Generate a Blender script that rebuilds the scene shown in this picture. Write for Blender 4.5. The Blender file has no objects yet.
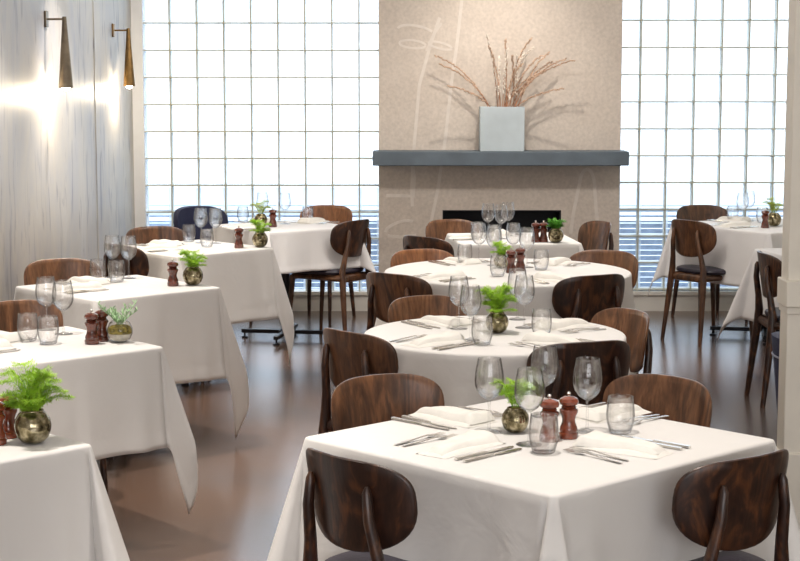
import bpy, bmesh, math, random
from mathutils import Vector, Matrix
R = math.radians
sc = bpy.context.scene
col = sc.collection
random.seed(7)

# ------------------------------------------------------------------ camera
cam = bpy.data.cameras.new('camera'); camo = bpy.data.objects.new('camera', cam); col.objects.link(camo)
cam.sensor_width = 36; cam.lens = 36 * 1700 / 800; cam.clip_end = 200
camo.location = (0, 0, 1.73); camo.rotation_euler = (R(90) - math.atan(205.5 / 1700), 0, 0)
sc.camera = camo

# ------------------------------------------------------------------ world, lights, exposure
w = bpy.data.worlds.new('world'); sc.world = w; w.use_nodes = True
nt = w.node_tree; bg = nt.nodes['Background']
bg.inputs[0].default_value = (0.80, 0.90, 1.0, 1); bg.inputs[1].default_value = 2.1
sc.view_settings.view_transform = 'Standard'; sc.view_settings.look = 'None'
sc.view_settings.gamma = 1; sc.view_settings.exposure = 0.58
sc.cycles.max_bounces = 8; sc.cycles.transparent_max_bounces = 24; sc.cycles.sample_clamp_indirect = 3
sc.cycles.use_denoising = True; sc.cycles.caustics_reflective = False; sc.cycles.caustics_refractive = False

def spot(name, loc, target, power, angle, blend=.5, color=(1, .86, .7), radius=.03):
    l = bpy.data.lights.new(name, 'SPOT'); l.energy = power; l.spot_size = R(angle); l.spot_blend = blend
    l.color = color; l.shadow_soft_size = radius
    o = bpy.data.objects.new(name, l); col.objects.link(o); o.location = loc
    o.rotation_euler = (Vector(target) - Vector(loc)).to_track_quat('-Z', 'Y').to_euler()
    return o
def area(name, loc, rot, sx, sy, power, color):
    l = bpy.data.lights.new(name, 'AREA'); l.shape = 'RECTANGLE'; l.size = sx; l.size_y = sy; l.energy = power; l.color = color
    o = bpy.data.objects.new(name, l); col.objects.link(o); o.location = loc; o.rotation_euler = rot
    return o
WARM = (1, .92, .84)
for i, (x, y, p) in enumerate([(.2, 4.3, 95), (.25, 6.2, 85), (.45, 8.3, 85), (.6, 10.1, 60),
                               (-1.50, 4.4, 75), (-1.58, 6.1, 75), (-1.55, 7.8, 75), (-1.45, 9.6, 65), (-.8, 11.1, 18), (2.3, 11.0, 18)]):
    spot('ceiling_spot', (x, y, 2.95), (x + .05, y + .08, .75), p * (1.08 if x > -1 else 1.8), 58 if x > -1 else 74, .6, WARM, .018)
spot('mantel_spot', (.72, 11.35, 2.95), (.72, 12.35, 1.5), 46, 72, 1, (1, .91, .80), .02)
area('ceiling_fill', (.4, 3.0, 2.98), (0, 0, 0), 3.0, 4.0, 14, (1, .93, .86))  # soft general fill added under the ceiling, no real fixture
area('ceiling_fill', (.4, 8.5, 2.98), (0, 0, 0), 3.4, 6.0, 26, (1, .93, .88))  # second added fill, over the far half of the room
area('chimney_fill', (.72, 9.6, 2.93), (R(58), 0, 0), 2.2, .3, 30, (1, .93, .86))  # fill added to brighten the chimney wall, not a real fixture
area('front_fill', (1.0, -2.5, 1.9), (R(90), 0, 0), 4.5, 2.2, 85, (.95, .96, 1))  # added fill from behind the camera, no opening there

# ------------------------------------------------------------------ materials
MATS = {}
def new_mat(name):
    m = bpy.data.materials.new(name); m.use_nodes = True; MATS[name] = m
    return m, m.node_tree, m.node_tree.nodes['Principled BSDF']
def noise_ramp(nt, scale, stops, coord='Object', vscale=(1, 1, 1), detail=4, dist=0, rough=.5):
    tc = nt.nodes.new('ShaderNodeTexCoord'); mp = nt.nodes.new('ShaderNodeMapping'); mp.inputs['Scale'].default_value = vscale
    nt.links.new(tc.outputs[coord], mp.inputs[0])
    n = nt.nodes.new('ShaderNodeTexNoise'); n.inputs['Scale'].default_value = scale; n.inputs['Detail'].default_value = detail
    n.inputs['Distortion'].default_value = dist; n.inputs['Roughness'].default_value = rough
    nt.links.new(mp.outputs[0], n.inputs['Vector'])
    r = nt.nodes.new('ShaderNodeValToRGB'); e = r.color_ramp.elements
    e[0].position, e[0].color = stops[0][0], (*stops[0][1], 1); e[1].position, e[1].color = stops[-1][0], (*stops[-1][1], 1)
    for p, c in stops[1:-1]:
        k = e.new(p); k.color = (*c, 1)
    nt.links.new(n.outputs['Fac'], r.inputs[0])
    return n, r, mp
def bump(nt, b, src, strength, dist=.01):
    bp = nt.nodes.new('ShaderNodeBump'); bp.inputs['Strength'].default_value = strength; bp.inputs['Distance'].default_value = dist
    nt.links.new(src, bp.inputs['Height']); nt.links.new(bp.outputs[0], b.inputs['Normal'])
def simple(name, color, rough=.5, metal=0, var=.12, scale=12, coat=0, bmp=0, spec=.5):
    m, nt, b = new_mat(name)
    c0 = tuple(v * (1 - var) for v in color); c1 = tuple(min(1, v * (1 + var)) for v in color)
    n, r, _ = noise_ramp(nt, scale, [(.3, c0), (.7, c1)])
    nt.links.new(r.outputs[0], b.inputs['Base Color'])
    b.inputs['Roughness'].default_value = rough; b.inputs['Metallic'].default_value = metal
    b.inputs['Coat Weight'].default_value = coat; b.inputs['Specular IOR Level'].default_value = spec
    if bmp: bump(nt, b, n.outputs['Fac'], bmp)
    return m
def wood(name, dark, mid, light, rough=.38, coat=.25, vs=(4.6, 4.6, 1.0), dist=2.0):
    m, nt, b = new_mat(name)
    n, r, mp = noise_ramp(nt, 3.2, [(.28, dark), (.5, mid), (.72, light)], vscale=vs, detail=5, dist=dist)
    oi = nt.nodes.new('ShaderNodeObjectInfo')
    va = nt.nodes.new('ShaderNodeVectorMath'); va.operation = 'SCALE'; va.inputs[0].default_value = (13, 7, 5)
    nt.links.new(oi.outputs['Random'], va.inputs['Scale']); nt.links.new(va.outputs[0], mp.inputs['Location'])
    n2, r2, _ = noise_ramp(nt, 14, [(.35, (.72, .72, .72)), (.65, (1.1, 1.1, 1.1))], vscale=(9, 9, .7), detail=3, dist=.4)
    mx = nt.nodes.new('ShaderNodeMix'); mx.data_type = 'RGBA'; mx.blend_type = 'MULTIPLY'; mx.inputs['Factor'].default_value = 1
    nt.links.new(r.outputs[0], mx.inputs['A']); nt.links.new(r2.outputs[0], mx.inputs['B'])
    nt.links.new(mx.outputs['Result'], b.inputs['Base Color'])
    b.inputs['Roughness'].default_value = rough; b.inputs['Coat Weight'].default_value = coat; b.inputs['Coat Roughness'].default_value = .25
    bump(nt, b, n2.outputs['Fac'], .06)
    return m
wood('walnut', (.030, .012, .007), (.095, .040, .018), (.20, .085, .036))
wood('walnut_shaded', (.018, .007, .005), (.042, .016, .009), (.15, .055, .020), vs=(3.2, 3.2, 1.5), dist=3.2)  # same wood as on unlit backs, shade put into the colour
wood('walnut_lit', (.13, .048, .018), (.25, .098, .038), (.37, .16, .065))  # same wood where light falls on it, brightness put into the colour
wood('walnut_part_lit', (.06, .025, .012), (.15, .064, .028), (.27, .12, .052))  # same wood partly lit, the light is in the colour
simple('navy_leather', (.022, .018, .032), .42, bmp=.1, scale=60)
simple('navy_fabric', (.022, .026, .07), .7, bmp=.15, scale=80)
simple('piping', (.25, .26, .34), .6)
simple('base_metal', (.02, .02, .024), .4, .6)
simple('steel', (.80, .78, .75), .26, 1, var=.05)
simple('napkin', (.83, .81, .76), .9, var=.03, scale=30, bmp=.12)
simple('mantel_paint', (.10, .13, .16), .55, var=.18, scale=5, bmp=.1)
simple('white_paint', (.74, .72, .67), .5, var=.04, scale=3)
simple('window_bloom_paint', (.86, .88, .92), .6, var=.02)  # bluish white stands in for window light blooming on the return strip
simple('cream_paint', (.86, .815, .72), .55, var=.05, scale=4)
simple('ceiling_paint', (.82, .80, .76), .8, var=.03)
simple('vase_glaze', (.47, .54, .58), .5, var=.08, scale=6)
simple('firebox', (.004, .006, .012), .6)
simple('chalk_line', (.69, .63, .575), .85, var=.06, scale=20)
simple('willow_stem', (.42, .20, .11), .6, var=.25)
simple('willow_bud', (.55, .40, .30), .8, var=.3, scale=40)
simple('willow_catkin', (.80, .74, .66), .9, var=.15, scale=60)
simple('mill_wood', (.115, .026, .014), .18, coat=.7, var=.45, scale=30)
simple('mill_wood_red', (.20, .045, .020), .16, coat=.8, var=.4, scale=30)
simple('fern_green', (.38, .62, .045), .55, var=.3, scale=60)
simple('fern_yellow', (.50, .60, .10), .55, var=.3, scale=60)
simple('fern_dark', (.12, .40, .035), .55, var=.35, scale=60)
simple('rosemary', (.36, .56, .30), .6, var=.2, scale=60)
simple('moss', (.24, .19, .035), .95, var=.6, scale=90, bmp=.8)
simple('sand', (.62, .58, .50), .9, var=.2, scale=90)
simple('brass', (.25, .15, .055), .38, .85, var=.25, scale=20)
simple('brass_grey', (.20, .165, .12), .42, .8, var=.2, scale=20)
simple('ext_slat', (.30, .38, .52), .7, var=.2)
simple('ext_ground', (.58, .64, .70), .8)
m, nt, b = new_mat('bulb'); b.inputs['Emission Color'].default_value = (1, .83, .55, 1); b.inputs['Emission Strength'].default_value = 60
# plant bowl: silvered glass with olive and gold mottling
m, nt, b = new_mat('bowl_glass')
n, r, _ = noise_ramp(nt, 38, [(.36, (.05, .042, .02)), (.50, (.24, .20, .11)), (.64, (.62, .55, .38))], detail=6)
nt.links.new(r.outputs[0], b.inputs['Base Color']); b.inputs['Metallic'].default_value = .75; b.inputs['Roughness'].default_value = .12
# tablecloth
for nm, c in (('cloth', (.80, .785, .765)), ('cloth_cool', (.80, .79, .79))):  # second, cooler copy has window light put into its colour
    m, nt, b = new_mat(nm)
    n, r, _ = noise_ramp(nt, 4, [(.3, tuple(v * .985 for v in c)), (.7, c)])
    nt.links.new(r.outputs[0], b.inputs['Base Color']); b.inputs['Roughness'].default_value = .85
    b.inputs['Sheen Weight'].default_value = .15; b.inputs['Specular IOR Level'].default_value = .25
    n2, r2, _ = noise_ramp(nt, 5.5, [(.3, (0, 0, 0)), (.7, (1, 1, 1))], detail=3, dist=1.2)
    bump(nt, b, n2.outputs['Fac'], .35, .012)
# floor
m, nt, b = new_mat('floor_mat')
n, r, _ = noise_ramp(nt, .9, [(.30, (.085, .064, .055)), (.5, (.128, .080, .057)), (.70, (.175, .104, .070))], vscale=(1, 1, 1), detail=2, dist=.2)
nt.links.new(r.outputs[0], b.inputs['Base Color'])
b.inputs['Roughness'].default_value = .22; b.inputs['Specular IOR Level'].default_value = .6
# left wall: grey-beige with long vertical streaks
m, nt, b = new_mat('streaked_wall')
n, r, _ = noise_ramp(nt, 1.0, [(.28, (.33, .33, .38)), (.43, (.46, .44, .43)), (.56, (.53, .49, .43)), (.72, (.60, .585, .57))], vscale=(1, 1.5, .55), detail=8, dist=.8, rough=.68)
n2, r2, _ = noise_ramp(nt, 1.0, [(.33, (.60, .60, .66)), (.43, (1, 1, 1)), (.9, (1, 1, 1))], vscale=(1, 13, 2.6), detail=7, dist=.9)
mx = nt.nodes.new('ShaderNodeMix'); mx.data_type = 'RGBA'; mx.blend_type = 'MULTIPLY'; mx.inputs['Factor'].default_value = 1
nt.links.new(r.outputs[0], mx.inputs['A']); nt.links.new(r2.outputs[0], mx.inputs['B'])
nt.links.new(mx.outputs['Result'], b.inputs['Base Color']); b.inputs['Roughness'].default_value = .45
# chimney plaster
m, nt, b = new_mat('plaster')
n, r, _ = noise_ramp(nt, 2.2, [(.3, (.575, .505, .445)), (.7, (.65, .58, .515))], detail=8, rough=.65)
n2, r2, _ = noise_ramp(nt, 45, [(.3, (.9, .9, .9)), (.7, (1.08, 1.08, 1.08))], detail=5)
mx = nt.nodes.new('ShaderNodeMix'); mx.data_type = 'RGBA'; mx.blend_type = 'MULTIPLY'; mx.inputs['Factor'].default_value = 1
nt.links.new(r.outputs[0], mx.inputs['A']); nt.links.new(r2.outputs[0], mx.inputs['B'])
nt.links.new(mx.outputs['Result'], b.inputs['Base Color']); b.inputs['Roughness'].default_value = .9
bump(nt, b, n2.outputs['Fac'], .25, .004)
# thin glass: clear, reflecting more at grazing angles
def thin_glass(name, tint, edge, refl=.06, grey=.0):
    m, nt, b = new_mat(name); nt.nodes.remove(b); out = nt.nodes['Material Output']
    lw = nt.nodes.new('ShaderNodeLayerWeight'); lw.inputs['Blend'].default_value = .5
    rmp = nt.nodes.new('ShaderNodeValToRGB'); e = rmp.color_ramp.elements
    e[0].position = .45; e[0].color = (*tint, 1); e[1].position = .97; e[1].color = (*edge, 1)
    tr = nt.nodes.new('ShaderNodeBsdfTransparent'); gl = nt.nodes.new('ShaderNodeBsdfGlossy'); gl.inputs['Roughness'].default_value = .03
    pw = nt.nodes.new('ShaderNodeMath'); pw.operation = 'POWER'; pw.inputs[1].default_value = 4
    nt.links.new(lw.outputs['Facing'], pw.inputs[0])
    fr = nt.nodes.new('ShaderNodeMath'); fr.operation = 'MULTIPLY_ADD'; fr.inputs[1].default_value = .55; fr.inputs[2].default_value = refl
    nt.links.new(pw.outputs[0], fr.inputs[0])
    mixs = nt.nodes.new('ShaderNodeMixShader')
    nt.links.new(lw.outputs['Facing'], rmp.inputs[0]); nt.links.new(rmp.outputs[0], tr.inputs[0])
    nt.links.new(fr.outputs[0], mixs.inputs[0]); nt.links.new(tr.outputs[0], mixs.inputs[1]); nt.links.new(gl.outputs[0], mixs.inputs[2])
    if name == 'wine_glass':
        gg = nt.nodes.new('ShaderNodeBsdfGlass'); gg.inputs['IOR'].default_value = 1.45; gg.inputs['Roughness'].default_value = 0
        m2 = nt.nodes.new('ShaderNodeMixShader'); m2.inputs[0].default_value = .12
        nt.links.new(mixs.outputs[0], m2.inputs[1]); nt.links.new(gg.outputs[0], m2.inputs[2]); mixs = m2
    nt.links.new(mixs.outputs[0], out.inputs['Surface'])
thin_glass('wine_glass', (1, 1, 1), (.42, .43, .45), .045)
thin_glass('block_glass', (.96, .98, 1.0), (.8, .85, .9))
m, nt, b = new_mat('block_rim'); nt.nodes.remove(b); out = nt.nodes['Material Output']
tr = nt.nodes.new('ShaderNodeBsdfTransparent'); tr.inputs[0].default_value = (.92, .96, 1, 1)
tl = nt.nodes.new('ShaderNodeBsdfTranslucent'); tl.inputs[0].default_value = (.85, .9, .95, 1)
ms = nt.nodes.new('ShaderNodeMixShader'); ms.inputs[0].default_value = .5
nt.links.new(tr.outputs[0], ms.inputs[1]); nt.links.new(tl.outputs[0], ms.inputs[2]); nt.links.new(ms.outputs[0], out.inputs['Surface'])
simple('mortar', (.54, .53, .43), .8)

# ------------------------------------------------------------------ mesh helpers
class MB:
    def __init__(s): s.v = []; s.f = []; s.mi = []
    def add(s, vs, fs, mi=0):
        k = len(s.v); s.v += [tuple(v) for v in vs]; s.f += [tuple(i + k for i in f) for f in fs]; s.mi += [mi] * len(fs)
    def box(s, x0, x1, y0, y1, z0, z1, M=None, mi=0):
        vs = [Vector((x, y, z)) for x in (x0, x1) for y in (y0, y1) for z in (z0, z1)]
        if M: vs = [M @ v for v in vs]
        s.add(vs, [(0, 1, 3, 2), (4, 6, 7, 5), (0, 4, 5, 1), (2, 3, 7, 6), (0, 2, 6, 4), (1, 5, 7, 3)], mi)
    def tube(s, pts, rad, n=10, cap=True, sq=1.0, mi=0):
        pts = [Vector(p) for p in pts]
        if not hasattr(rad, '__len__'): rad = [rad] * len(pts)
        vs = []; up = None
        for i, p in enumerate(pts):
            t = (pts[min(i + 1, len(pts) - 1)] - pts[max(i - 1, 0)]).normalized()
            if up is None: up = Vector((1, 0, 0)) if abs(t.x) < .8 else Vector((0, 1, 0))
            a = (up - t * up.dot(t)).normalized(); bb = t.cross(a); up = a
            for k in range(n):
                th = 2 * math.pi * k / n
                vs.append(p + a * math.cos(th) * rad[i] + bb * math.sin(th) * rad[i] * sq)
        fs = [(i * n + k, i * n + (k + 1) % n, (i + 1) * n + (k + 1) % n, (i + 1) * n + k) for i in range(len(pts) - 1) for k in range(n)]
        if cap: fs += [tuple(range(n - 1, -1, -1)), tuple((len(pts) - 1) * n + k for k in range(n))]
        s.add(vs, fs, mi)
    def lathe(s, prof, n=24, c=(0, 0, 0), mi=0):
        vs = [(c[0] + r * math.cos(2 * math.pi * k / n), c[1] + r * math.sin(2 * math.pi * k / n), c[2] + z) for r, z in prof for k in range(n)]
        fs = [(i * n + k, i * n + (k + 1) % n, (i + 1) * n + (k + 1) % n, (i + 1) * n + k) for i in range(len(prof) - 1) for k in range(n)]
        if prof[0][0] > 1e-4: fs.append(tuple(range(n - 1, -1, -1))) if prof[0][0] < 9 and s._capb else None
        s.add(vs, fs, mi)
    _capb = False
    def mesh(s, name, mats, smooth=True, angle=None):
        me = bpy.data.meshes.new(name); me.from_pydata(s.v, [], s.f)
        for mt in (mats if isinstance(mats, (list, tuple)) else [mats]): me.materials.append(MATS[mt])
        if any(s.mi):
            for p, i in zip(me.polygons, s.mi): p.material_index = i
        bm = bmesh.new(); bm.from_mesh(me); bmesh.ops.remove_doubles(bm, verts=bm.verts, dist=1e-5)
        bmesh.ops.recalc_face_normals(bm, faces=bm.faces); bm.to_mesh(me); bm.free()
        if smooth:
            me.polygons.foreach_set('use_smooth', [True] * len(me.polygons))
            if angle is not None:
                me.set_sharp_from_angle(angle=R(angle))
        me.update(); return me
    def obj(s, name, mats, parent=None, smooth=True, angle=40, bevel=0):
        me = s.mesh(name, mats, smooth, angle)
        o = bpy.data.objects.new(name, me); col.objects.link(o)
        if parent: o.parent = parent
        if bevel:
            bv = o.modifiers.new('bevel', 'BEVEL'); bv.width = bevel; bv.segments = 2; bv.limit_method = 'ANGLE'
        return o
def tag(o, label, cat, group=None):
    o['label'] = label; o['category'] = cat
    if group: o['group'] = group
    return o
def empty(name, loc=(0, 0, 0), rz=0):
    o = bpy.data.objects.new(name, None); col.objects.link(o); o.location = loc; o.rotation_euler = (0, 0, rz); o.empty_display_size = .05
    return o
def kids(o): return [c for c in col.objects if c.parent == o]
KID = {}
def copy_tree(o, parent=None):
    c = o.copy(); col.objects.link(c)
    if parent: c.parent = parent
    ks = KID.get(o.name)
    if ks is None: ks = KID[o.name] = kids(o)
    for ch in ks: copy_tree(ch, c)
    return c
protos = {}
def place(key, builder, loc, rz, label, cat, group):
    """first use moves the built thing itself, later uses copy it"""
    if key not in protos:
        o = builder(); protos[key] = o
        KID.pop(o.name, None)
    else:
        o = copy_tree(protos[key])
    o.location = loc; o.rotation_euler = (0, 0, rz)
    tag(o, label, cat, group)
    return o
def structure(o): o['kind'] = 'structure'; return o

# ------------------------------------------------------------------ setting
WX, WY = -1.95, 12.45
m = MB(); m.box(-2.15, 3.6, -3, 12.9, -.1, 0); structure(m.obj('floor', 'floor_mat', smooth=False))
m = MB(); m.box(-2.15, 3.6, -3, 12.9, 3.0, 3.1); structure(m.obj('ceiling', 'ceiling_paint', smooth=False))
m = MB(); m.box(WX - .12, WX, -3, 10.92, 0, 3.0); m.box(WX - .12, WX + .005, 10.92, 12.9, 0, 3.0); structure(m.obj('wall_left', 'streaked_wall', smooth=False))
m = MB(); m.box(-2.15, 3.6, -3.1, -3, 0, 3.0); structure(m.obj('wall_front', 'cream_paint', smooth=False))
m = MB(); m.box(3.45, 3.57, -3, 12.9, 0, 3.0); structure(m.obj('wall_right', 'cream_paint', smooth=False))
# return strip between left wall and window
m = MB(); m.box(WX + .005, -1.865, WY - .02, WY + .16, 0, 3.0); structure(m.obj('trim_1', 'window_bloom_paint', smooth=False))
# low kerb walls under the windows
for i, (x0, x1) in enumerate(((-1.865, -.15), (1.60, 3.45))):
    m = MB(); m.box(x0, x1, WY - .02, WY + .14, 0, .135); m.box(x0, x1, WY - .035, WY + .14, .12, .145)
    structure(m.obj('trim_%d' % (i + 2), 'white_paint', smooth=False))
# chimney breast
CY = 12.36
ox0, ox1, oz0, oz1 = .31, 1.175, .28, .752
m = MB(); x0, x1 = -.155, 1.60
m.box(x0, ox0, CY, 12.75, 0, 3.0); m.box(ox1, x1, CY, 12.75, 0, 3.0); m.box(ox0, ox1, CY, 12.75, oz1, 3.0); m.box(ox0, ox1, CY, 12.75, 0, oz0)
structure(m.obj('wall_back', 'plaster', smooth=False))
m = MB(); m.box(ox0, ox1, 12.68, 12.74, oz0, oz1); m.box(ox0, ox1, CY + .01, 12.7, oz0, oz0 + .01); m.box(ox0, ox0 + .01, CY + .01, 12.7, oz0, oz1); m.box(ox1 - .01, ox1, CY + .01, 12.7, oz0, oz1); m.box(ox0, ox1, CY + .01, 12.7, oz1 - .01, oz1)
o = m.obj('firebox', 'firebox', smooth=False); tag(o, 'black recessed fireplace opening in the beige chimney wall', 'fireplace')
# pale line drawing on the chimney wall
def ribbon(mb, pts, wd):
    wd *= 1.35; ribbon.k = getattr(ribbon, 'k', 0) + 1; yy = CY - .0012 - .0003 * ribbon.k
    P = [Vector((p[0], p[1])) for p in pts]; vs = []
    for i, p in enumerate(P):
        t = (P[min(i + 1, len(P) - 1)] - P[max(i - 1, 0)]).normalized(); nn = Vector((-t.y, t.x)) * wd / 2
        for q in (p + nn, p - nn): vs.append((q.x, yy, q.y)); vs.append((q.x, CY, q.y))
    fs = []
    for i in range(len(P) - 1):
        a = i * 4; b_ = a + 4
        fs += [(a, a + 2, b_ + 2, b_), (a, b_, b_ + 1, a + 1), (a + 2, a + 3, b_ + 3, b_ + 2)]
    mb.add(vs, fs)
def W(px, pz):   # wall coordinates of the drawing: metres across, metres up
    return (px, pz)
m = MB()
def arc(cx, cz, rx, rz, a0=0, a1=360, rot=0, n=28):
    out = []
    for k in range(n + 1):
        a = R(a0 + (a1 - a0) * k / n); x, z = rx * math.cos(a), rz * math.sin(a); c_, s_ = math.cos(R(rot)), math.sin(R(rot))
        out.append((cx + x * c_ - z * s_, cz + x * s_ + z * c_))
    return out
for pts, wd in [
    ([(.445, 2.27), (.41, 1.95), (.37, 1.66), (.33, 1.28), (.275, .90), (.225, .66)], .017),
    ([(.285, 2.14), (.22, 1.95), (.14, 1.66), (.105, 1.25), (.085, .92), (.09, .78)], .017),
    (arc(.09, 1.95, .095, .028, 0, 360, -6), .012), (arc(.29, 1.94, .085, .022, 0, 360, -14), .012),
    (arc(.12, 2.03, .14, .05, 40, 175, -12), .014), ([(.19, 1.90), (.23, 2.0), (.30, 2.10)], .012),
    ([(-.10, .86), (.10, .855), (.105, .99), (.09, 1.07)], .018),
    (arc(.0, .62, .11, .045, 20, 175, 18), .016), ([(-.09, .565), (.0, .555), (.12, .57)], .016),
    ([(1.245, .58), (1.265, .74), (1.30, .92)] + arc(1.36, .92, .055, .13, 175, 5) + [(1.425, .80), (1.44, .66)], .018),
]: ribbon(m, pts, wd)
o = m.obj('wall_drawing', 'chalk_line', smooth=False); tag(o, 'pale chalk-like line drawing on the beige chimney wall around the mantel', 'wall drawing')
# mantel shelf
m = MB(); m.box(-.195, 1.63, 12.10, CY - .001, 1.088, 1.19)
o = m.obj('mantel_shelf', 'mantel_paint', bevel=.006); tag(o, 'long slate grey mantel shelf across the chimney wall above the fireplace', 'mantel')

# glass block windows
def window(name, x0, x1, gx, gz, nx0):
    P = .1965
    xs = []; k = -30
    while gx + k * P < x1 + P:
        if gx + k * P > x0 - P: xs.append(gx + k * P)
        k += 1
    zs = []; k = -20
    while gz + k * P < 3.0 + P:
        if gz + k * P > .145 - P: zs.append(gz + k * P)
        k += 1
    clampx = lambda v: max(x0, min(x1, v)); clampz = lambda v: max(.145, min(3.0, v))
    root = empty(name, (0, 0, 0)); structure(root)
    g = MB(); t = .0045
    for x in xs:
        if x0 <= x <= x1: g.box(x - t, x + t, WY + .004, WY + .09, .145, 3.0)
    for z in zs:
        if .145 <= z <= 3.0: g.box(x0, x1, WY + .006, WY + .088, z - t, z + t)
    g.obj('mortar_grid', 'mortar', root, smooth=False)
    rim = MB(); pane = MB()
    for i in range(len(xs) - 1):
        for j in range(len(zs) - 1):
            a, b_, c_, d = clampx(xs[i] + t), clampx(xs[i + 1] - t), clampz(zs[j] + t), clampz(zs[j + 1] - t)
            if b_ - a < .01 or d - c_ < .01: continue
            q = .016
            if b_ - a < .06 or d - c_ < .06: q = .004
            y = WY; y2 = WY + .018
            vs = [(a, y2, c_), (b_, y2, c_), (b_, y2, d), (a, y2, d), (a + q, y, c_ + q), (b_ - q, y, c_ + q), (b_ - q, y, d - q), (a + q, y, d - q)]
            rim.add(vs, [(0, 1, 5, 4), (1, 2, 6, 5), (2, 3, 7, 6), (3, 0, 4, 7)])
            pane.add(vs[4:], [(0, 1, 2, 3)])
            vs2 = [(v[0], WY + .085, v[2]) for v in vs[:4]]
            pane.add(vs2, [(0, 1, 2, 3)])
    rim.obj('block_rim', 'block_rim', root, smooth=False)
    pane.obj('glass_pane', 'block_glass', root, smooth=False)
window('window_1', -1.865, -.155, -1.478, 2.105, 0)
window('window_2', 1.60, 3.45, 1.752, 2.125, 0)
# outside: ground and a ribbed blue-grey fence seen through the lowest blocks
m = MB(); m.box(-8, 9, 12.9, 30, -.35, -.25); structure(m.obj('ground_outside', 'ext_ground', smooth=False))
m = MB()
for k in range(20):
    z = -.2 + k * .045
    th = .036 if k < 16 else (.014 if k < 19 else .006)
    m.box(-6, 7, 14.0, 14.02, z, z + th)
for k in range(5): m.box(-6 + 3 * k, -5.97 + 3 * k, 14.02, 14.06, -.25, .6)
structure(m.obj('wall_outside', 'ext_slat', smooth=False))

# painted pillar at the right edge
m = MB()
px0, px1, py0, py1 = 1.255, 1.66, 5.46, 5.56
m.box(px0, px1, py0, py1, 0, 3.0)
m.box(px0 - .010, px1 + .022, py0 - .028, py1 + .01, .985, 1.07); m.box(px0 - .004, px1 + .010, py0 - .012, py1 + .006, .96, .985); 
m.box(px0 - .010, px1 + .010, py0 - .012, py1 + .008, 0, .50)
structure(m.obj('pillar', 'cream_paint', bevel=.004))

# ------------------------------------------------------------------ sconces
def sconce(y, z, matn, label):
    root = empty('wall_sconce', (WX + (.005 if y > 10.9 else 0), y, z)); tag(root, label, 'wall lamp', 'brass cone sconces on the streaked wall')
    m = MB(); vs = []; m.box(0, .012, -.035, .035, -.045, .045); m.obj('backplate', matn, root, bevel=.004)
    m = MB(); m.tube([(.012, 0, 0), (.105, 0, 0)], .006, 10); m.obj('arm', matn, root)
    m = MB()
    m.lathe([(.001, .014), (.011, .014), (.012, .0), (.040, -.375), (.037, -.375), (.009, -.01)], 28, (.105, 0, 0)); m.obj('lamp_shade', matn, root, angle=60)
    m = MB(); m.lathe([(.0005, -.34), (.020, -.345), (.026, -.362), (.020, -.385), (.0005, -.392)], 20, (.105, 0, 0)); m.obj('bulb', 'bulb', root)
    l = bpy.data.lights.new('sconce_bulb', 'POINT'); l.energy = 6.2; l.color = (1, .83, .58); l.shadow_soft_size = .02
    lo = bpy.data.objects.new('sconce_bulb', l); col.objects.link(lo); lo.parent = root; lo.location = (.105, 0, -.42)
sconce(9.45, 2.035, 'brass_grey', 'tapered bronze wall sconce farther from the glass block window')
sconce(11.63, 2.03, 'brass', 'tapered golden brass wall sconce nearer the glass block window')

# ------------------------------------------------------------------ chairs
def back_shape(n=48):
    out = []
    for k in range(n):
        a = 2 * math.pi * k / n; c_, s_ = math.cos(a), math.sin(a)
        if s_ >= 0: x = .203 * math.copysign(abs(c_) ** (2 / 3.6), c_); z = .095 * abs(s_) ** (2 / 3.0)
        else: x = .203 * math.copysign(abs(c_) ** (2 / 2.3), c_); z = -.148 * abs(s_) ** (2 / 2.5)
        out.append((x, z + .709))
    return out
def back_y(x, z): return -.240 + 1.85 * x * x - .16 * (z - .685)
def slab(shape, cz, th, fn, rings=(1, .985, .8, .55, .28)):
    """curved plate: fn(x,z)->y of mid surface"""
    m = MB(); n = len(shape); vs = []; fs = []
    def ring(s_, off):
        return [(x * s_, fn(x * s_, cz + (z - cz) * s_) + off, cz + (z - cz) * s_) for x, z in shape]
    seq = [(.28, -th), (.55, -th), (.8, -th), (.975, -th), (1, -th * .45), (1, th * .45), (.975, th), (.8, th), (.55, th), (.28, th)]
    for s_, off in seq: vs += ring(s_, off)
    for i in range(len(seq) - 1):
        fs += [(i * n + k, i * n + (k + 1) % n, (i + 1) * n + (k + 1) % n, (i + 1) * n + k) for k in range(n)]
    vs.append((0, fn(0, cz) - th, cz)); vs.append((0, fn(0, cz) + th, cz)); a = len(vs) - 2
    fs += [(a, (k + 1) % n, k) for k in range(n)]; L = (len(seq) - 1) * n
    fs += [(a + 1, L + k, L + (k + 1) % n) for k in range(n)]
    m.add(vs, fs); return m
def super_pad(hx, hy, z0, z1, e=4.0, crown=.012, n=44, cy=0, taper=1.0):
    m = MB(); rs = [(0, z0), (.9, z0), (.985, z0 + .006), (1.0, z0 + (z1 - z0) * .5), (.975, z1 - .006), (.9, z1), (.6, z1 + crown * .7), (.3, z1 + crown), (0.0, z1 + crown)]
    vs = []
    for s_, z in rs:
        for k in range(n):
            a = 2 * math.pi * k / n; c_, s2 = math.cos(a), math.sin(a)
            x = hx * math.copysign(abs(c_) ** (2 / e), c_); y = hy * math.copysign(abs(s2) ** (2 / e), s2)
            x *= 1 + (taper - 1) * (-(y / hy) * .5 + .5)
            vs.append((x * s_, cy + y * s_, z))
    fs = [(i * n + k, i * n + (k + 1) % n, (i + 1) * n + (k + 1) % n, (i + 1) * n + k) for i in range(len(rs) - 1) for k in range(n)]
    m.add(vs, fs); return m
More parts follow.
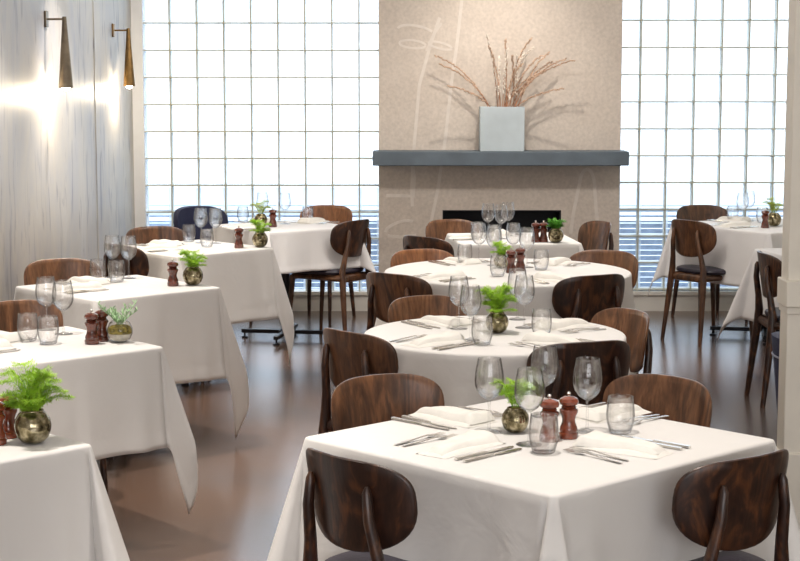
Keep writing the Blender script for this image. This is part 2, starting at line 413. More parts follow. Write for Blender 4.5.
def rear_leg(sx):
    m = MB(); px = .108
    pts = [(.176, -.266, 0), (.164, -.243, .20), (.150, -.222, .40), (.143, -.217, .48), (.130, -.226, .56), (.116, -.244, .66), (px, back_y(px, .725) - .018, .725), (px, back_y(px, .74) - .015, .742)]
    m.tube([(sx * x, y, z) for x, y, z in pts], [.012, .016, .021, .020, .016, .014, .012, .005], 10, sq=1.1)
    return m
def front_leg(sx):
    m = MB(); m.tube([(sx * .178, .200, 0), (sx * .172, .185, .22), (sx * .166, .168, .435)], [.011, .015, .020], 10)
    return m
def make_chair(back='walnut_shaded', leg='walnut_shaded', seat='navy_leather'):
    def f():
        root = empty('dining_chair')
        slab(back_shape(), .694, .0062, back_y).obj('backrest', back, root, angle=50)
        super_pad(.212, .205, .452, .486, 3.4, .010, taper=.93, cy=.0).obj('seat', seat, root)
        m = MB()
        m.tube([(-.150, -.212, .425), (.150, -.212, .425)], .016, 8, sq=1.5); m.tube([(-.166, .168, .425), (.166, .168, .425)], .014, 8, sq=1.5)
        for sx in (-1, 1): m.tube([(sx * .152, -.215, .43), (sx * .160, -.02, .428), (sx * .166, .168, .43)], [.020, .015, .018], 8)
        m.box(-.15, .15, -.2, .16, .432, .452)
        m.obj('seat_frame', leg, root)
        for sx in (-1, 1): rear_leg(sx).obj('leg', leg, root)
        for sx in (-1, 1): front_leg(sx).obj('leg', leg, root)
        return root
    return f
def make_tub():
    root = empty('upholstered_chair')
    shp = [(x * 1.06, .66 + (z - .685) * 1.25) for x, z in back_shape()]
    fy = lambda x, z: -.215 + 2.1 * x * x - .10 * (z - .66)
    slab(shp, .655, .030, fy).obj('backrest', 'navy_fabric', root, angle=70)
    m = MB(); m.tube([(x, fy(x, .735) - .031, .735) for x in [i * .02 for i in range(-10, 11)]], .004, 6); m.obj('piping', 'piping', root)
    super_pad(.225, .215, .40, .485, 3.2, .014, cy=.01).obj('seat', 'navy_fabric', root)
    for sx in (-1, 1):
        for y, yy in ((-.22, -.17), (.2, .17)):
            m = MB(); m.tube([(sx * .19, y, 0), (sx * .165, yy, .41)], [.011, .019], 10); m.obj('leg', 'walnut_shaded', root)
    for sx in (-1, 1):
        m = MB(); m.tube([(sx * .12, -.17, .41), (sx * .13, fy(.13, .56), .58)], .02, 8); m.obj('back_post', 'walnut_shaded', root)
    return root
CH = 'dark bentwood dining chairs'
def chair(ox, oy, ang, mt, label, group=CH, leg=None):
    leg = leg or ('walnut_shaded')
    place(('chair', mt, leg), make_chair(mt, leg), (ox, oy, 0), R(ang - 90), label, 'chair', group)
D, Wn, O, M_ = 'walnut_shaded', 'walnut', 'walnut_lit', 'walnut_part_lit'  # one wood in shaded to lit tones, picked per chair
chair(.028, 4.26, 42, D, 'dark bentwood chair with swirling grain at the left near edge of the nearest table')
chair(.725, 4.29, 127, D, 'dark bentwood chair beside the pillar at the right near edge of the nearest table')
chair(.055, 5.0, -58, Wn, 'brown chair on the left far edge of the nearest table, back greyish from window light')
chair(.665, 5.012, -135, M_, 'warm brown chair at the right far edge of the nearest table')
chair(-.02, 6.31, 42, Wn, 'brown chair seen from behind at the left near side of the small round table')
chair(.578, 6.12, 110, D, 'backlit nearly black chair in front of the small round table, behind the wine glasses')
chair(.215, 6.916, -55, M_, 'brown chair at the left far side of the small round table')
chair(.706, 6.58, -155, M_, 'tall-looking warm brown chair at the right side of the small round table')
chair(.105, 8.144, 50, Wn, 'brown chair seen from behind at the left near side of the large round table')
chair(.812, 8.11, 118, D, 'backlit nearly black chair at the right near side of the large round table', leg=None)
chair(.211, 8.846, -60, O, 'orange brown chair at the left far side of the large round table')
chair(.987, 8.794, -120, M_, 'light brown chair at the right far side of the large round table')
chair(.285, 9.98, 45, D, 'dark chair seen from behind at the left near corner of the fireplace table')
chair(.424, 10.742, -60, M_, 'brown chair at the far left of the fireplace table, before the black opening')
chair(1.068, 10.72, -160, Wn, 'greyish brown chair at the window side of the fireplace table')
chair(-1.615, 8.37, -60, M_, 'brown chair against the streaked wall behind the third wall table')
chair(-1.39, 9.52, 42, D, 'dark chair between the third and fourth wall tables')
chair(-1.408, 10.233, -60, Wn, 'brown chair behind the fourth wall table')
chair(-.586, 11.93, -110, O, 'orange brown chair with its back to the glass block window')
chair(-.468, 11.07, 146, D, 'dark chair fully visible to its legs beside the left window table', leg='walnut')
chair(-1.455, 6.77, -50, M_, 'brown chair cut by the picture edge behind the second wall table')
chair(2.045, 11.07, 34, Wn, 'dark brown chair shown to its feet at the right window table', leg='walnut')
chair(2.207, 11.95, -75, Wn, 'brown chair behind the right window table, back to the glass blocks')
chair(2.155, 8.93, 2, D, 'dark chair seen edge-on, half hidden by the painted pillar')
place('tub', make_tub, (-1.32, 11.84, 0), R(-50 - 90), 'navy upholstered chair with pale piping at the left window table', 'chair', 'navy upholstered chairs')
place('tub', make_tub, (1.59, 6.0, 0), R(0 - 90), 'navy upholstered chair mostly hidden behind the painted pillar', 'chair', 'navy upholstered chairs')

# ------------------------------------------------------------------ tables and cloths
TABLES = {  # centre, size (side, or radius for round), angle of the far-right edge, round?
 'T1': (.378, 4.54, .915, 43.5, 0, 'nearest table'),
 'T2': (.36, 6.42, .50, 0, 1, 'small round table'),
 'T3': (.54, 8.50, .62, 0, 1, 'large round table'),
 'T4': (.680, 10.25, .72, 5, 0, 'fireplace table'),
 'L1': (-1.305, 4.46, .69, 45, 0, 'nearest wall table'),
 'L2': (-1.34, 6.14, .69, 41, 0, 'second wall table'),
 'L3': (-1.318, 7.87, .69, 43, 0, 'third wall table'),
 'L4': (-1.205, 9.68, .69, 45, 0, 'fourth wall table'),
 'L5': (-.753, 11.11, .70, 36, 0, 'left window table'),
 'R1': (2.43, 11.2, .90, 34, 0, 'right window table'),
 'R2': (2.56, 9.3, .90, 15, 0, 'table behind the pillar'),
}
def table(tid):
    cx, cy, s_, ang, rnd, nm = TABLES[tid]
    root = empty('dining_table', (cx, cy, 0), R(ang)); tag(root, 'black pedestal dining table under white cloth, the ' + nm, 'table', 'pedestal dining tables')
    m = MB()
    if rnd: m.lathe([(.0005, .712), (s_ - .02, .712), (s_ - .012, .72), (s_ - .012, .738), (s_ - .02, .742), (.0005, .742)], 48)
    else: h = s_ / 2 - .008; m.box(-h, h, -h, h, .712, .742)
    m.obj('tabletop', 'walnut_shaded', root, angle=30)
    m = MB(); m.lathe([(.0005, .04), (.05, .04), (.05, .055), (.028, .07), (.028, .69), (.09, .70), (.09, .712), (.0005, .712)], 20); m.obj('column', 'base_metal', root)
    for k in range(4):
        a = R(45 + 90 * k); M = Matrix.Rotation(a, 4, 'Z'); L = .30 if s_ < .8 and not rnd else .36
        m = MB(); m.box(0.0, L, -.016, .016, .035, .06, M); f = m.obj('foot', 'base_metal', root, bevel=.004)
        m = MB(); m.lathe([(.0005, 0), (.022, 0), (.022, .010), (.006, .014), (.006, .036), (.0005, .036)], 14, tuple(M @ Vector((L - .02, 0, 0)))); m.obj('glide', 'base_metal', f)
def cloth(tid, drop=.40, P=.33, skew=0, leans=(0, 0, 0, 0), mat='cloth', seed=1, flare=.06):
    cx, cy, s_, ang, rnd, nm = TABLES[tid]
    rnd_ = random.Random(seed); h = s_ / 2; rc = .02
    cols = []   # (bx,by, nx,ny, dropfac, cornerphi or None, corner index, dist to corner)
    if rnd:
        N = 144
        for k in range(N):
            a = 2 * math.pi * k / N
            ext = abs(math.sin(2 * a + .5)) ** 1.5
            cols.append((s_ * math.cos(a), s_ * math.sin(a), math.cos(a), math.sin(a), drop + .18 * ext, None, 0, 9, 0))
    else:
        corners = [(1, -1), (1, 1), (-1, 1), (-1, -1)]
        for q in range(4):
            ax, ay = corners[q]; bx, by = corners[(q + 1) % 4]
            n = (ax + bx) / 2, (ay + by) / 2
            # corner q fan
            pa = corners[q - 1]; n0 = (pa[0] + ax) / 2, (pa[1] + ay) / 2
            NC = 18
            for k in range(NC):
                ph = 90 * k / NC; c_, s2 = math.cos(R(ph)), math.sin(R(ph))
                nx = n0[0] * c_ + n[0] * s2; ny = n0[1] * c_ + n[1] * s2
                bx_ = (h - rc) * ax + rc * nx; by_ = (h - rc) * ay + rc * ny
                cols.append((bx_, by_, nx, ny, drop / max(c_, s2), ph, q, 0, 0))
            NS = 30; L = 2 * (h - rc)
            for k in range(NS + 1):
                t = k / NS; d = L * (t - .5)
                tx, ty = (bx - ax) / 2, (by - ay) / 2
                x = n[0] * h + tx * d; y = n[1] * h + ty * d
                cols.append((x, y, n[0], n[1], drop, None, q if t < .5 else (q + 1) % 4, min(t, 1 - t) * L, 1 if t < .5 else -1))
    n = len(cols); vs = []; fs = []
    for sc_ in (.25, .5, .75, .93):
        vs += [(c[0] * sc_, c[1] * sc_, .75) for c in cols]
    e = .010
    vs += [(c[0] - c[2] * e, c[1] - c[3] * e, .75) for c in cols]
    vs += [(c[0] - c[2] * e * .3, c[1] - c[3] * e * .3, .7475) for c in cols]
    vs += [(c[0], c[1], .742) for c in cols]
    NV = 20
    ph1, ph2 = rnd_.uniform(0, 6), rnd_.uniform(0, 6)
    for v in range(1, NV + 1):
        t = v / NV
        for i, (bx, by, nx, ny, dc, ph, q, dist, sg) in enumerate(cols):
            s2 = t * dc * (1 + (.26 * math.exp(-((ph - 50) / 22) ** 2) if skew and q == 0 and ph is not None else 0))
            if rnd:
                a = math.atan2(by, bx)
                out = flare * .5 * s2 + (.030 * math.sin(7 * a + ph1) + .018 * math.sin(11 * a + ph2)) * min(1, s2 / .3) ** 1.5 + .02 * s2
                x, y = bx + nx * out, by + ny * out
            else:
                out = flare * s2 + .010 * t * math.sin(9 * (bx * ny - by * nx) + ph1 + q) + .006 * t * math.sin(23 * (bx * ny - by * nx) + ph2)
                x, y = bx + nx * out, by + ny * out
                ax, ay = [(1, -1), (1, 1), (-1, 1), (-1, -1)][q]; dg = Vector((ax, ay)).normalized(); tg = Vector((-dg.y, dg.x))
                if ph is not None:
                    p = math.sin(R(2 * ph)) ** .9
                    lean = leans[q]
                    if q == 0 and skew and ph is not None:
                        p = math.exp(-((ph - 64) / 20) ** 2) * math.sin(R(2 * ph)) ** .5
                        pull = (P * p + .05 * math.sin(R(2 * ph))) * s2 * (1 - .9 * max(0, s2 - drop) / drop)
                        side = .10 * s2 * p
                    else:
                        pull = (.05 if q == 2 and tid[0] == 'L' else P) * s2 * p
                        side = lean * s2 * p - .16 * s2 * math.sin(R(4 * ph))
                    x += dg.x * pull + tg.x * side; y += dg.y * pull + tg.y * side
                else:
                    wgt = math.exp(-dist / .05) * .05 * s2 + .016 * math.exp(-((dist - .10) / .04) ** 2) * min(1, s2 / .3)
                    x += nx * wgt - 0; y += ny * wgt
            if t > .86: x += nx * .003; y += ny * .003
            z = .742 - s2 * (.985 if ph is None else .97)
            vs.append((x, y, max(.012, z)))
    R_ = len(vs) // n
    fs = [(r * n + i, r * n + (i + 1) % n, (r + 1) * n + (i + 1) % n, (r + 1) * n + i) for r in range(R_ - 1) for i in range(n)]
    vs.append((0, 0, .75)); fs += [(len(vs) - 1, i, (i + 1) % n) for i in range(n)]
    m = MB(); m.add(vs, fs); o = m.obj('tablecloth', mat, angle=180)
    o.location = (cx, cy, 0); o.rotation_euler = (0, 0, R(ang))
    sd = o.modifiers.new('thickness', 'SOLIDIFY'); sd.thickness = .0015; sd.offset = -1
    kind = 'round' if rnd else 'square'
    tag(o, 'white %s tablecloth draped over the %s' % ('linen', nm), 'tablecloth', 'white tablecloths')
# corner order (local): 0=(1,-1) 1=(1,1) 2=(-1,1) 3=(-1,-1); turned ~45 deg: 0 = near... see TABLES angle
CL = {'T1': dict(drop=.50, P=.24, leans=(.0, .1, 0, .0)), 'T2': dict(drop=.45, seed=3), 'T3': dict(drop=.45, seed=5), 'T4': dict(drop=.42, seed=2),
      'L1': dict(drop=.50, P=.20, seed=8), 'L2': dict(drop=.365, P=.20, skew=1, seed=4), 'L3': dict(drop=.42, P=.20, skew=1, seed=6),
      'L4': dict(drop=.40, P=.22, skew=1, seed=9), 'L5': dict(drop=.26, mat='cloth_cool', seed=11), 'R1': dict(drop=.36, mat='cloth_cool', seed=12, P=.26), 'R2': dict(drop=.40, mat='cloth_cool', seed=13)}
for tid in TABLES: table(tid); cloth(tid, **CL[tid])

# ------------------------------------------------------------------ tableware
TZ = .7508
def make_wine():
    r = empty('wine_glass')
    m = MB(); m.lathe([(.0005, .0), (.034, .0), (.035, .0012), (.030, .0022), (.012, .005), (.004, .010)], 28); m.obj('foot', 'wine_glass', r, angle=60)
    m = MB(); m.lathe([(.004, .010), (.0033, .03), (.0032, .075), (.0045, .088)], 12); m.obj('stem', 'wine_glass', r)
    m = MB(); m.lathe([(.0045, .088), (.012, .092), (.024, .101), (.034, .114), (.0395, .130), (.0405, .146), (.0385, .170), (.0345, .192), (.0325, .205), (.0318, .206), (.0312, .205),
                       (.0333, .191), (.0372, .170), (.0393, .146), (.0383, .130), (.033, .116), (.023, .103), (.011, .095), (.0005, .093)], 32); m.obj('bowl', 'wine_glass', r, angle=80)
    return r
def make_tumbler():
    m = MB(); m.lathe([(.0005, 0), (.026, 0), (.030, .003), (.0375, .03), (.0395, .05), (.037, .085), (.0345, .102), (.0335, .1025), (.0328, .1018), (.0355, .084), (.0378, .05), (.0358, .032), (.029, .008), (.0005, .007)], 32)
    return m.obj('water_tumbler', 'wine_glass', angle=80)
def make_mill(mt):
    def f():
        r = empty('pepper_mill')
        m = MB(); m.lathe([(.0005, 0), (.0255, 0), (.027, .003), (.027, .014), (.0240, .018), (.0255, .022), (.0235, .030), (.0185, .043), (.0180, .052), (.0215, .064), (.0255, .072), (.0255, .078), (.0195, .083), (.0005, .083)], 28); m.obj('body', mt, r, angle=35)
        m = MB(); m.lathe([(.0005, .083), (.0195, .0835), (.0210, .086), (.0180, .089), (.0250, .094), (.0270, .101), (.0235, .109), (.014, .114), (.0005, .1155)], 28); m.obj('cap', mt, r, angle=35)
        m = MB(); m.lathe([(.0005, .115), (.004, .1155), (.003, .118), (.0055, .121), (.0055, .124), (.003, .127), (.0005, .1275)], 16); m.obj('knob', 'steel', r)
        return r
    return f
def make_napkin(seed):
    def f():
        rr = random.Random(seed); m = MB()
        L, W0 = .25, .125
        def layer(x0, x1, wa, wb, z0, hh, puff, skew, roll):
            nu, nv = 22, 12; top = []; bot = []
            for i in range(nu + 1):
                u = i / nu; x = x0 + (x1 - x0) * u
                for j in range(nv + 1):
                    v = j / nv * 2 - 1; wd = (wa + (wb - wa) * u) / 2
                    y = v * wd + skew * (u - .5)
                    edge = (1 - abs(v) ** 5) * (1 - abs(2 * u - 1) ** 9)
                    z = z0 + (hh + puff * (.35 + .65 * math.sin(u * 2.6)) + roll * math.exp(-((u - .93) / .09) ** 2) + .002 * math.sin(9 * u + 4 * v + seed)) * max(0, edge) ** .5
                    top.append((x, y, z)); bot.append((x, y, z0))
            k = nv + 1; n0 = len(top); vs = top + bot; fs = []
            for i in range(nu):
                for j in range(nv):
                    a = i * k + j; fs.append((a, a + 1, a + k + 1, a + k)); fs.append((n0 + a, n0 + a + k, n0 + a + k + 1, n0 + a + 1))
            m.add(vs, fs)
        layer(-L / 2, L / 2, .095, W0, 0, .006, .004, .0, 0)
        layer(-L / 2 + .012, L / 2 - .004, .05, W0 - .016, .006, .009, .011 + .006 * rr.random(), .014 * rr.uniform(-1, 1), .010)
        o = m.obj('napkin', 'napkin', angle=70); return o
    return f
def strip(m, pts, ws, th):
    """flat bar following pts=(x,z) with half widths ws"""
    vs = []
    for (x, z), wd in zip(pts, ws): vs += [(x, -wd, z), (x, wd, z), (x, wd * .8, z + th), (x, -wd * .8, z + th)]
    fs = [(0, 1, 2, 3)]
    for i in range(len(pts) - 1):
        a = i * 4; fs += [(a, a + 1, a + 5, a + 4), (a + 1, a + 2, a + 6, a + 5), (a + 2, a + 3, a + 7, a + 6), (a + 3, a, a + 4, a + 7)]
    a = (len(pts) - 1) * 4; fs.append((a, a + 3, a + 2, a + 1)); m.add(vs, fs)
def make_fork():
    m = MB()
    strip(m, [(-.10, .001), (-.095, .0015), (-.05, .003), (0, .0055), (.025, .007), (.035, .0065), (.045, .005), (.052, .004)], [.0035, .006, .0055, .0028, .0026, .006, .0105, .0118], .0022)
    for k in range(4):
        y = (k - 1.5) * .0062; vs = []
        for x, z, wd in ((.052, .004, .0019), (.075, .0015, .0015), (.098, .0045, .0008)):
            vs += [(x, y - wd, z), (x, y + wd, z), (x, y + wd, z + .0018), (x, y - wd, z + .0018)]
        fs = [(0, 1, 2, 3), (8, 11, 10, 9)]
        for i in range(2):
            a = i * 4; fs += [(a, a + 1, a + 5, a + 4), (a + 1, a + 2, a + 6, a + 5), (a + 2, a + 3, a + 7, a + 6), (a + 3, a, a + 4, a + 7)]
        m.add(vs, fs)
    return m.obj('fork', 'steel', angle=50)
def make_knife():
    r = empty('table_knife')
    m = MB(); strip(m, [(-.115, .001), (-.110, .001), (-.05, .001), (-.008, .001), (0, .001)], [.005, .0078, .0068, .0052, .004], .0055); m.obj('handle', 'steel', r)
    m = MB(); strip(m, [(0, .001), (.02, .001), (.07, .001), (.098, .001), (.108, .001)], [.004, .0085, .0095, .007, .002], .0022); m.obj('blade', 'steel', r)
    return r

def make_pot(kind, seed):
    def f():
        rr = random.Random(seed); r = empty('potted_fern')
        bowl = [(.0005, .001), (.020, .001), (.026, .004), (.036, .014), (.0420, .030), (.0435, .042), (.041, .056), (.033, .070), (.0265, .076), (.0265, .079), (.0245, .079), (.0245, .075), (.030, .068), (.0005, .060)]
        if kind == 'rosemary':
            outer = [(.0005, .001), (.022, .001), (.036, .010), (.0445, .030), (.0445, .048), (.036, .068), (.030, .074), (.0285, .074), (.034, .067)]
            m = MB(); m.lathe(outer, 28); m.obj('bowl', 'wine_glass', r, angle=80)
            m = MB(); m.lathe([(.0005, .004), (.021, .004), (.034, .012), (.041, .026), (.041, .030), (.0005, .031)], 24); m.obj('sand', 'sand', r)
            m = MB(); m.lathe([(.0005, .031), (.041, .031), (.0425, .040), (.040, .052), (.028, .059), (.0005, .062)], 24); m.obj('moss', 'moss', r)
        else:
            m = MB(); m.lathe(bowl, 32); m.obj('bowl', 'bowl_glass', r, angle=60)
            m = MB(); m.lathe([(.0242, .070), (.018, .077), (.008, .081), (.0005, .082)], 16); m.obj('moss', 'moss', r)
        m = MB(); S = MB()
        zt = .078
        def leaf(mb, p, d, L, wd, up=Vector((0, 0, 1))):
            d = d.normalized(); sdv = d.cross(up)
            if sdv.length < .1: sdv = d.cross(Vector((1, 0, 0)))
            sdv = sdv.normalized() * wd; nn = sdv.cross(d).normalized() * wd * .25
            mb.add([p - sdv * .3, p + sdv * .3, p + d * L * .5 + sdv + nn, p + d * L, p + d * L * .5 - sdv + nn], [(0, 1, 2, 3, 4)])
        if kind == 'rosemary':
            for k in range(9):
                a = rr.uniform(0, 6.28); d = Vector((math.cos(a) * .5, math.sin(a) * .5, 1)); p = Vector((math.cos(a) * .006, math.sin(a) * .006, .058))
                H = rr.uniform(.05, .085); pts = []
                for i in range(9):
                    t = i / 8; q = p + d.normalized() * H * t + Vector((math.cos(a), math.sin(a), 0)) * .03 * t * t; pts.append(q)
                S.tube(pts, .0012, 5)
                for i in range(1, 9):
                    for j in range(3):
                        b_ = rr.uniform(0, 6.28); leaf(m, pts[i], Vector((math.cos(b_), math.sin(b_), .9)), .022, .0024)
            S.obj('stem', 'rosemary', r); m.obj('foliage', 'rosemary', r, smooth=False)
            return r
        fr = {'tall': 12, 'wide': 26, 'small': 13, 'sparse': 7, 'clump': 14}[kind]
        for k in range(fr):
            a = k * 2.399 + rr.uniform(-.3, .3)
            H = {'tall': rr.uniform(.05, .095), 'wide': rr.uniform(.02, .11), 'small': rr.uniform(.015, .075), 'sparse': rr.uniform(.05, .09), 'clump': rr.uniform(.02, .06)}[kind]
            Lr = {'tall': rr.uniform(.03, .065), 'wide': rr.uniform(.02, .08), 'small': rr.uniform(.03, .055), 'sparse': rr.uniform(.04, .06), 'clump': rr.uniform(.015, .045)}[kind]
            dirv = Vector((math.cos(a), math.sin(a), 0)); pts = []; NP = 12
            for i in range(NP + 1):
                t = i / NP; q = Vector((0, 0, zt - .01)) + dirv * (.008 + Lr * t ** 1.4) + Vector((0, 0, H * math.sin(min(1, t * 1.15) * 1.7)))
                pts.append(q)
            S.tube(pts, [.0011 - .0007 * i / NP for i in range(NP + 1)], 5)
            side = Vector((-dirv.y, dirv.x, 0))
            for i in range(2, NP + 1):
                t = i / NP; bl = .032 * math.sin(math.pi * min(1, .15 + .82 * (t - .15) / .85)) + .007
                tdir = (pts[i] - pts[i - 1]).normalized()
                for sg in (-1, 1):
                    bd = (side * sg + tdir * .9 + Vector((0, 0, -.12))).normalized(); nb = 7
                    for j in range(nb):
                        p = pts[i] + bd * bl * j / nb + Vector((0, 0, -.004 * (j / nb) ** 2))
                        for s3 in (-1, 1):
                            leaf(m, p, bd * .7 + tdir * s3 * .8 + Vector((rr.uniform(-.3, .3), rr.uniform(-.3, .3), rr.uniform(-.1, .6))), .0115, .0011)
        S.obj('stem', 'fern_dark', r)
        m.obj('foliage', {'sparse': 'fern_yellow', 'clump': 'fern_dark'}.get(kind, 'fern_green'), r, smooth=False)
        return r
    return f

def item(kind, tid, pts, labels):
    nm = TABLES[tid][5]
    for (x, y), lb in zip(pts, labels):
        lb = lb.replace('$', 'the ' + nm)
        if kind == 'wine': place('wine', make_wine, (x, y, TZ), random.uniform(0, 6), lb, 'wine glass', 'empty wine glasses')
        if kind == 'tumbler': place('tumbler', make_tumbler, (x, y, TZ), 0, lb, 'water glass', 'water tumblers')
        if kind == 'mill': place('mill_red' if tid in ('T1', 'L1') else 'mill', make_mill('mill_wood_red' if tid in ('T1', 'L1') else 'mill_wood'), (x, y, TZ), random.uniform(0, 6), lb, 'pepper mill', 'turned wooden mills')
item('wine', 'T1', [(.246, 4.616), (.344, 4.45), (.417, 4.83), (.517, 4.616)],
     ['wine glass left of the fern on $', 'wine glass standing just before the fern on $', 'wine glass behind the fern and mills on $', 'wine glass right of the mills on $'])
item('tumbler', 'T1', [(.375, 4.355), (.607, 4.603)], ['water tumbler in front of the mills on $', 'water tumbler beside the napkin, right of the wine glasses on $'])
item('mill', 'T1', [(.402, 4.50), (.458, 4.538)], ['red wooden pepper mill nearer the plant on $', 'red wooden mill farther from the plant on $'])
item('wine', 'T2', [(.228, 6.536), (.262, 6.25), (.484, 6.563), (.473, 6.79)],
     ['wine glass farthest left on $', 'wine glass between the leftmost one and the fern on $', 'wine glass just right of the fern on $', 'wine glass at the far side behind the fern on $'])
item('tumbler', 'T2', [(.535, 6.358), (.300, 6.145)], ['water tumbler right of the fern on $', 'water tumbler in front of the fern on $'])
item('wine', 'T3', [(.417, 8.921), (.486, 8.752), (.597, 8.921), (.65, 8.66)],
     ['leftmost wine glass on $', 'wine glass second from the left on $', 'wine glass behind the mills on $', 'rightmost wine glass on $'])
item('tumbler', 'T3', [(.339, 8.825), (.714, 8.55), (.479, 8.27)], ['water tumbler at the far left of $', 'water tumbler right of the mills on $', 'water tumbler in front of the plant on $'])
item('mill', 'T3', [(.553, 8.419), (.607, 8.52)], ['dark mill nearer the plant on $', 'dark mill farther from the plant on $'])
item('wine', 'T4', [(.536, 10.30), (.608, 10.19), (.662, 10.40)], ['leftmost wine glass on $', 'middle wine glass on $', 'rightmost wine glass on $'])
item('tumbler', 'T4', [(.463, 10.189), (.558, 10.0)], ['water tumbler at the left end of $', 'water tumbler before the wine glasses on $'])
item('mill', 'T4', [(.800, 9.985), (.848, 9.995)], ['dark mill on the wine glass side of $', 'dark mill touching the plant side on $'])
item('mill', 'L1', [(-1.066, 4.545), (-1.078, 4.46)], ['red wooden mill farther from the camera on $', 'red wooden mill cut by the picture edge on $'])
item('wine', 'L2', [(-1.367, 6.51), (-1.280, 6.40)], ['left wine glass of the pair on $', 'right wine glass of the pair on $'])
item('tumbler', 'L2', [(-1.379, 6.232), (-1.290, 6.165)], ['left water tumbler of the pair on $', 'right water tumbler of the pair on $'])
item('mill', 'L2', [(-1.130, 6.165), (-1.106, 6.236)], ['wooden mill in front on $', 'wooden mill behind the other mill on $'])
item('wine', 'L3', [(-1.400, 8.23), (-1.315, 8.19)], ['left wine glass of the pair on $', 'right wine glass of the pair on $'])
item('tumbler', 'L3', [(-1.449, 8.10), (-1.350, 8.05)], ['left water tumbler of the pair on $', 'right water tumbler of the pair on $'])
item('mill', 'L3', [(-1.062, 7.893)], ['single wooden mill beside the plant on $'])
item('wine', 'L4', [(-1.169, 9.943), (-1.080, 9.92)], ['left wine glass of the pair on $', 'right wine glass of the pair on $'])
item('tumbler', 'L4', [(-1.249, 10.02), (-1.108, 9.709)], ['far water tumbler on $', 'near water tumbler on $'])
item('mill', 'L4', [(-.919, 9.652)], ['single wooden mill beside the plant on $'])
item('wine', 'L5', [(-.762, 11.226), (-.914, 11.28)], ['wine glass against the window on the chair side of $', 'wine glass against the window on the wall side of $'])
item('tumbler', 'L5', [(-1.054, 11.38), (-.62, 11.38)], ['water tumbler on the wall side of $', 'water tumbler on the chimney side of $'])
item('mill', 'L5', [(-.825, 11.002)], ['dark mill beside the plant on $'])
item('wine', 'R1', [(2.353, 11.439), (2.266, 11.226)], ['farther wine glass on $', 'nearer wine glass on $'])
item('tumbler', 'R1', [(2.248, 11.459), (2.420, 11.33)], ['water tumbler nearer the brown chair back on $', 'water tumbler nearer the plant on $'])
item('mill', 'R1', [(2.355, 10.93)], ['reddish mill in front of the plant on $'])
for key, tid, (x, y), sc_, rz, lb in [
    (('tall', 3), 'T1', (.318, 4.61), .88, 0.4, 'green fern with a yellowing frond in a dark mottled glass bowl on the nearest table'),
    (('wide', 5), 'T2', (.371, 6.433), 1.02, .9, 'bright green fern in mottled gold glass bowl on the small round table'),
    (('small', 2), 'T3', (.516, 8.62), .9, 1.2, 'small light green fern in dark bowl on the large round table'),
    (('clump', 4), 'T4', (.917, 9.965), 1.05, 2, 'dense green plant in olive glass bowl on the fireplace table'),
    (('wide', 9), 'L1', (-.984, 4.475), 1.14, .2, 'bright green fern in silvered moss bowl on the nearest wall table'),
    (('rosemary', 1), 'L2', (-1.035, 6.212), 1.05, 0, 'pale sprig plant in clear glass bowl of moss and sand on the second wall table'),
    (('small', 6), 'L3', (-.973, 7.931), 1.1, .5, 'green fern in olive glass bowl on the third wall table'),
    (('small', 2), 'L4', (-.803, 9.709), 1.05, 2.2, 'green fern in dark glass bowl on the fourth wall table'),
    (('sparse', 8), 'L5', (-.91, 11.08), 1.0, 0, 'pale yellow green fern on the left window table'),
    (('sparse', 8), 'R1', (2.440, 11.06), 1.1, 1.4, 'pale yellow green fern in olive bowl on the right window table')]:
    o = place(('pot',) + key, make_pot(*key), (x, y, TZ), rz, lb, 'potted plant', 'fern bowls on the tables'); o.scale = (sc_,) * 3

def setting(tid, ang, dist, lat, edge, seed, fo=.135, ko=.125, nap=0, far=False):
    cx, cy, s_, a0, rnd, nm = TABLES[tid]
    f = Vector((math.cos(R(ang)), math.sin(R(ang)), 0)); l = Vector((-f.y, f.x, 0)); c = Vector((cx, cy, TZ)) - f * dist + l * lat
    rz = R(ang); rr = random.Random(seed)
    where = 'on the %s of the %s' % (edge, nm)
    place(('napkin', nap), make_napkin(nap + 1), c + l * rr.uniform(-.01, .01), rz + R(180 if nap == 2 else 0) + R(90 if nap >= 1 else 0) * (0) + R(rr.uniform(-8, 8)), 'folded white napkin ' + where, 'napkin', 'folded white napkins')
    for k, wd in ((0, 'outer'), (1, 'inner')):
        p = c + l * (fo - .033 * k) + f * (.006 * k)
        place('fork', make_fork, p, rz + R(rr.uniform(-5, 5)), '%s steel fork %s' % (wd, where), 'fork', 'steel forks')
    for k, wd in ((0, 'outer'), (1, 'inner')):
        p = c - l * (ko - .032 * k) + f * (.004 * k)
        place('knife', make_knife, p, rz + R(rr.uniform(-3, 3)), '%s steel knife %s' % (wd, where), 'knife', 'steel table knives')
NL, NR, FL, FR = 'left near edge', 'right near edge', 'left far edge', 'right far edge'
setting('T1', 45, .25, .07, NL, 1, fo=.14, ko=.13)
setting('T1', 135, .255, -.05, NR, 2, nap=1)
setting('T1', -45, .345, .02, FL, 3, nap=1)
setting('T1', -135, .385, -.045, FR, 4, fo=.12)
for t, an, d in (('T2', (45, 130, -55, -150), .33), ('T3', (42, 118, -60, -130), .45)):
    for k, (a_, e_) in enumerate(zip(an, ('left near side', 'right near side', 'left far side', 'right far side'))):
        setting(t, a_, d, 0, e_, 10 + k, nap=k % 2)
setting('T4', 5, .26, .0, 'left side', 20); setting('T4', -85, .24, -.05, 'fireplace side', 22, nap=1)
for i, t in enumerate(('L2', 'L3', 'L4')):
    setting(t, 45, .21, .04, NL, 30 + i, fo=.10, ko=.11); setting(t, -45, .21, -.03, FL, 40 + i, fo=.10, ko=.11, nap=1)
setting('L5', 36, .30, 0, NL, 50); setting('L5', -126, .30, 0, 'right far edge', 51, nap=1); setting('L5', -54, .32, 0, 'left far edge', 52, nap=1)
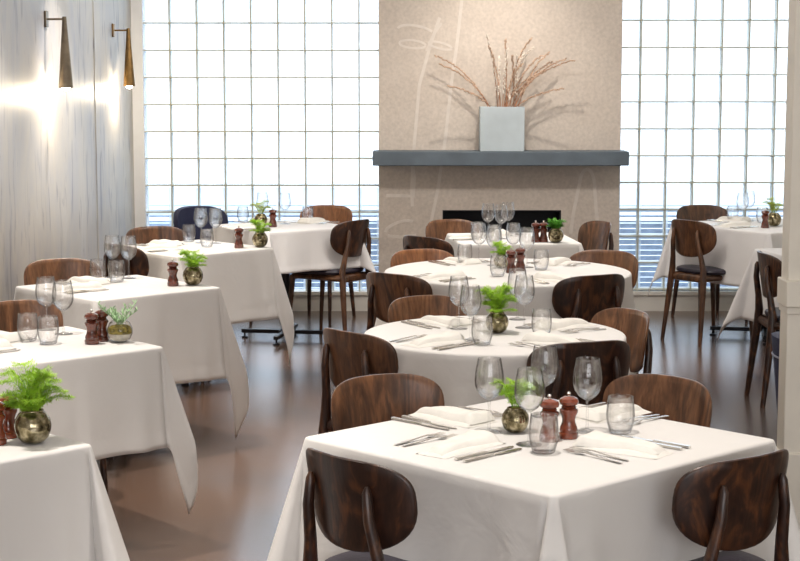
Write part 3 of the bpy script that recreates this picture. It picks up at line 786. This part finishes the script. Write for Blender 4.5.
setting('R1', 34, .30, .02, NL, 60); setting('R1', -56, .32, 0, FL, 61, nap=1)
setting('R2', 15, .30, 0, 'pillar side', 70)

# ------------------------------------------------------------------ vase and willow branches
VX, VY, VZ = .727, 12.215, 1.1905
m = MB(); h = .158; th = .012; H = .315
vs = []
for hh, z in ((h, 0), (h, H), (h - th, H), (h - th, .02)):
    d_ = hh * .6
    vs += [(-hh, -d_, z), (hh, -d_, z), (hh, d_, z), (-hh, d_, z)]
fs = [(3, 2, 1, 0)]
for i in range(3):
    for k in range(4): fs.append((i * 4 + k, i * 4 + (k + 1) % 4, (i + 1) * 4 + (k + 1) % 4, (i + 1) * 4 + k))
fs.append((12, 13, 14, 15)); m.add(vs, fs)
o = m.obj('square_vase', 'vase_glaze', bevel=.003); o.location = (VX, VY, VZ); tag(o, 'pale grey-blue square vase on the mantel shelf', 'vase')
rr = random.Random(5)
ends = [(-.47, .36), (-.44, .30), (-.38, .15), (-.12, .50), (-.10, .42), (-.02, .35), (.02, .47), (.03, .40), (.06, .36), (.10, .36), (.13, .30), (.16, .38), (.20, .48), (.22, .42), (.27, .36), (.33, .38), (.36, .32), (.44, .34), (.50, .33), (.42, .13), (.24, .22), (.12, .20), (.30, .26)]
for i, (ex, ez) in enumerate(ends):
    bx = max(-.12, min(.12, ex * .22 + rr.uniform(-.03, .03))); by = rr.uniform(-.05, .05)
    if ex > .05: bx = rr.uniform(.01, .12)
    ey = rr.uniform(-.18, .09)
    p0 = Vector((bx * .4, by * .5, -H + .03)); p1 = Vector((bx, by, .0)); p3 = Vector((ex, ey, ez)); p2 = Vector((bx + (ex - bx) * .35, by + (ey - by) * .35, ez * .75))
    pts = [p0]
    for k in range(15):
        t = k / 14; pts.append(p1 * (1 - t) ** 2 + p2 * 2 * t * (1 - t) + p3 * t * t)
    root = empty('willow_branch', (VX, VY, VZ + H - .002))
    lb = 'dry budded willow branch standing in the grey vase'
    if i == 0: lb = 'long willow branch reaching farthest toward the left window from the grey vase'
    if i == 18: lb = 'long willow branch reaching farthest right out of the grey vase'
    if i == 3: lb = 'tallest upright willow branch left of centre in the grey vase'
    tag(root, lb, 'branch', 'dry willow branches in the vase')
    s_ = MB(); s_.tube(pts, [.0028 - .0014 * k / 15 for k in range(16)], 6); s_.obj('stem', 'willow_stem', root)
    b_ = MB(); upright = abs(ex) < .3
    for k in range(4, 16):
        for j in range(3):
            t = (pts[k] - pts[k - 1]); q = pts[k] - t * .33 * j; d = t.normalized()
            sd = Vector((rr.uniform(-1, 1), rr.uniform(-1, 1), rr.uniform(-1, 1))); sd = (sd - d * sd.dot(d)).normalized()
            a = q + sd * .001; L = rr.uniform(.012, .018)
            b_.tube([a, a + (d * .8 + sd * .6) * L * .5, a + (d * 1.0 + sd * .45) * L], [.0025, .0072, .001], 5)
    b_.obj('buds', 'willow_catkin' if (upright and i % 2) else 'willow_bud', root)
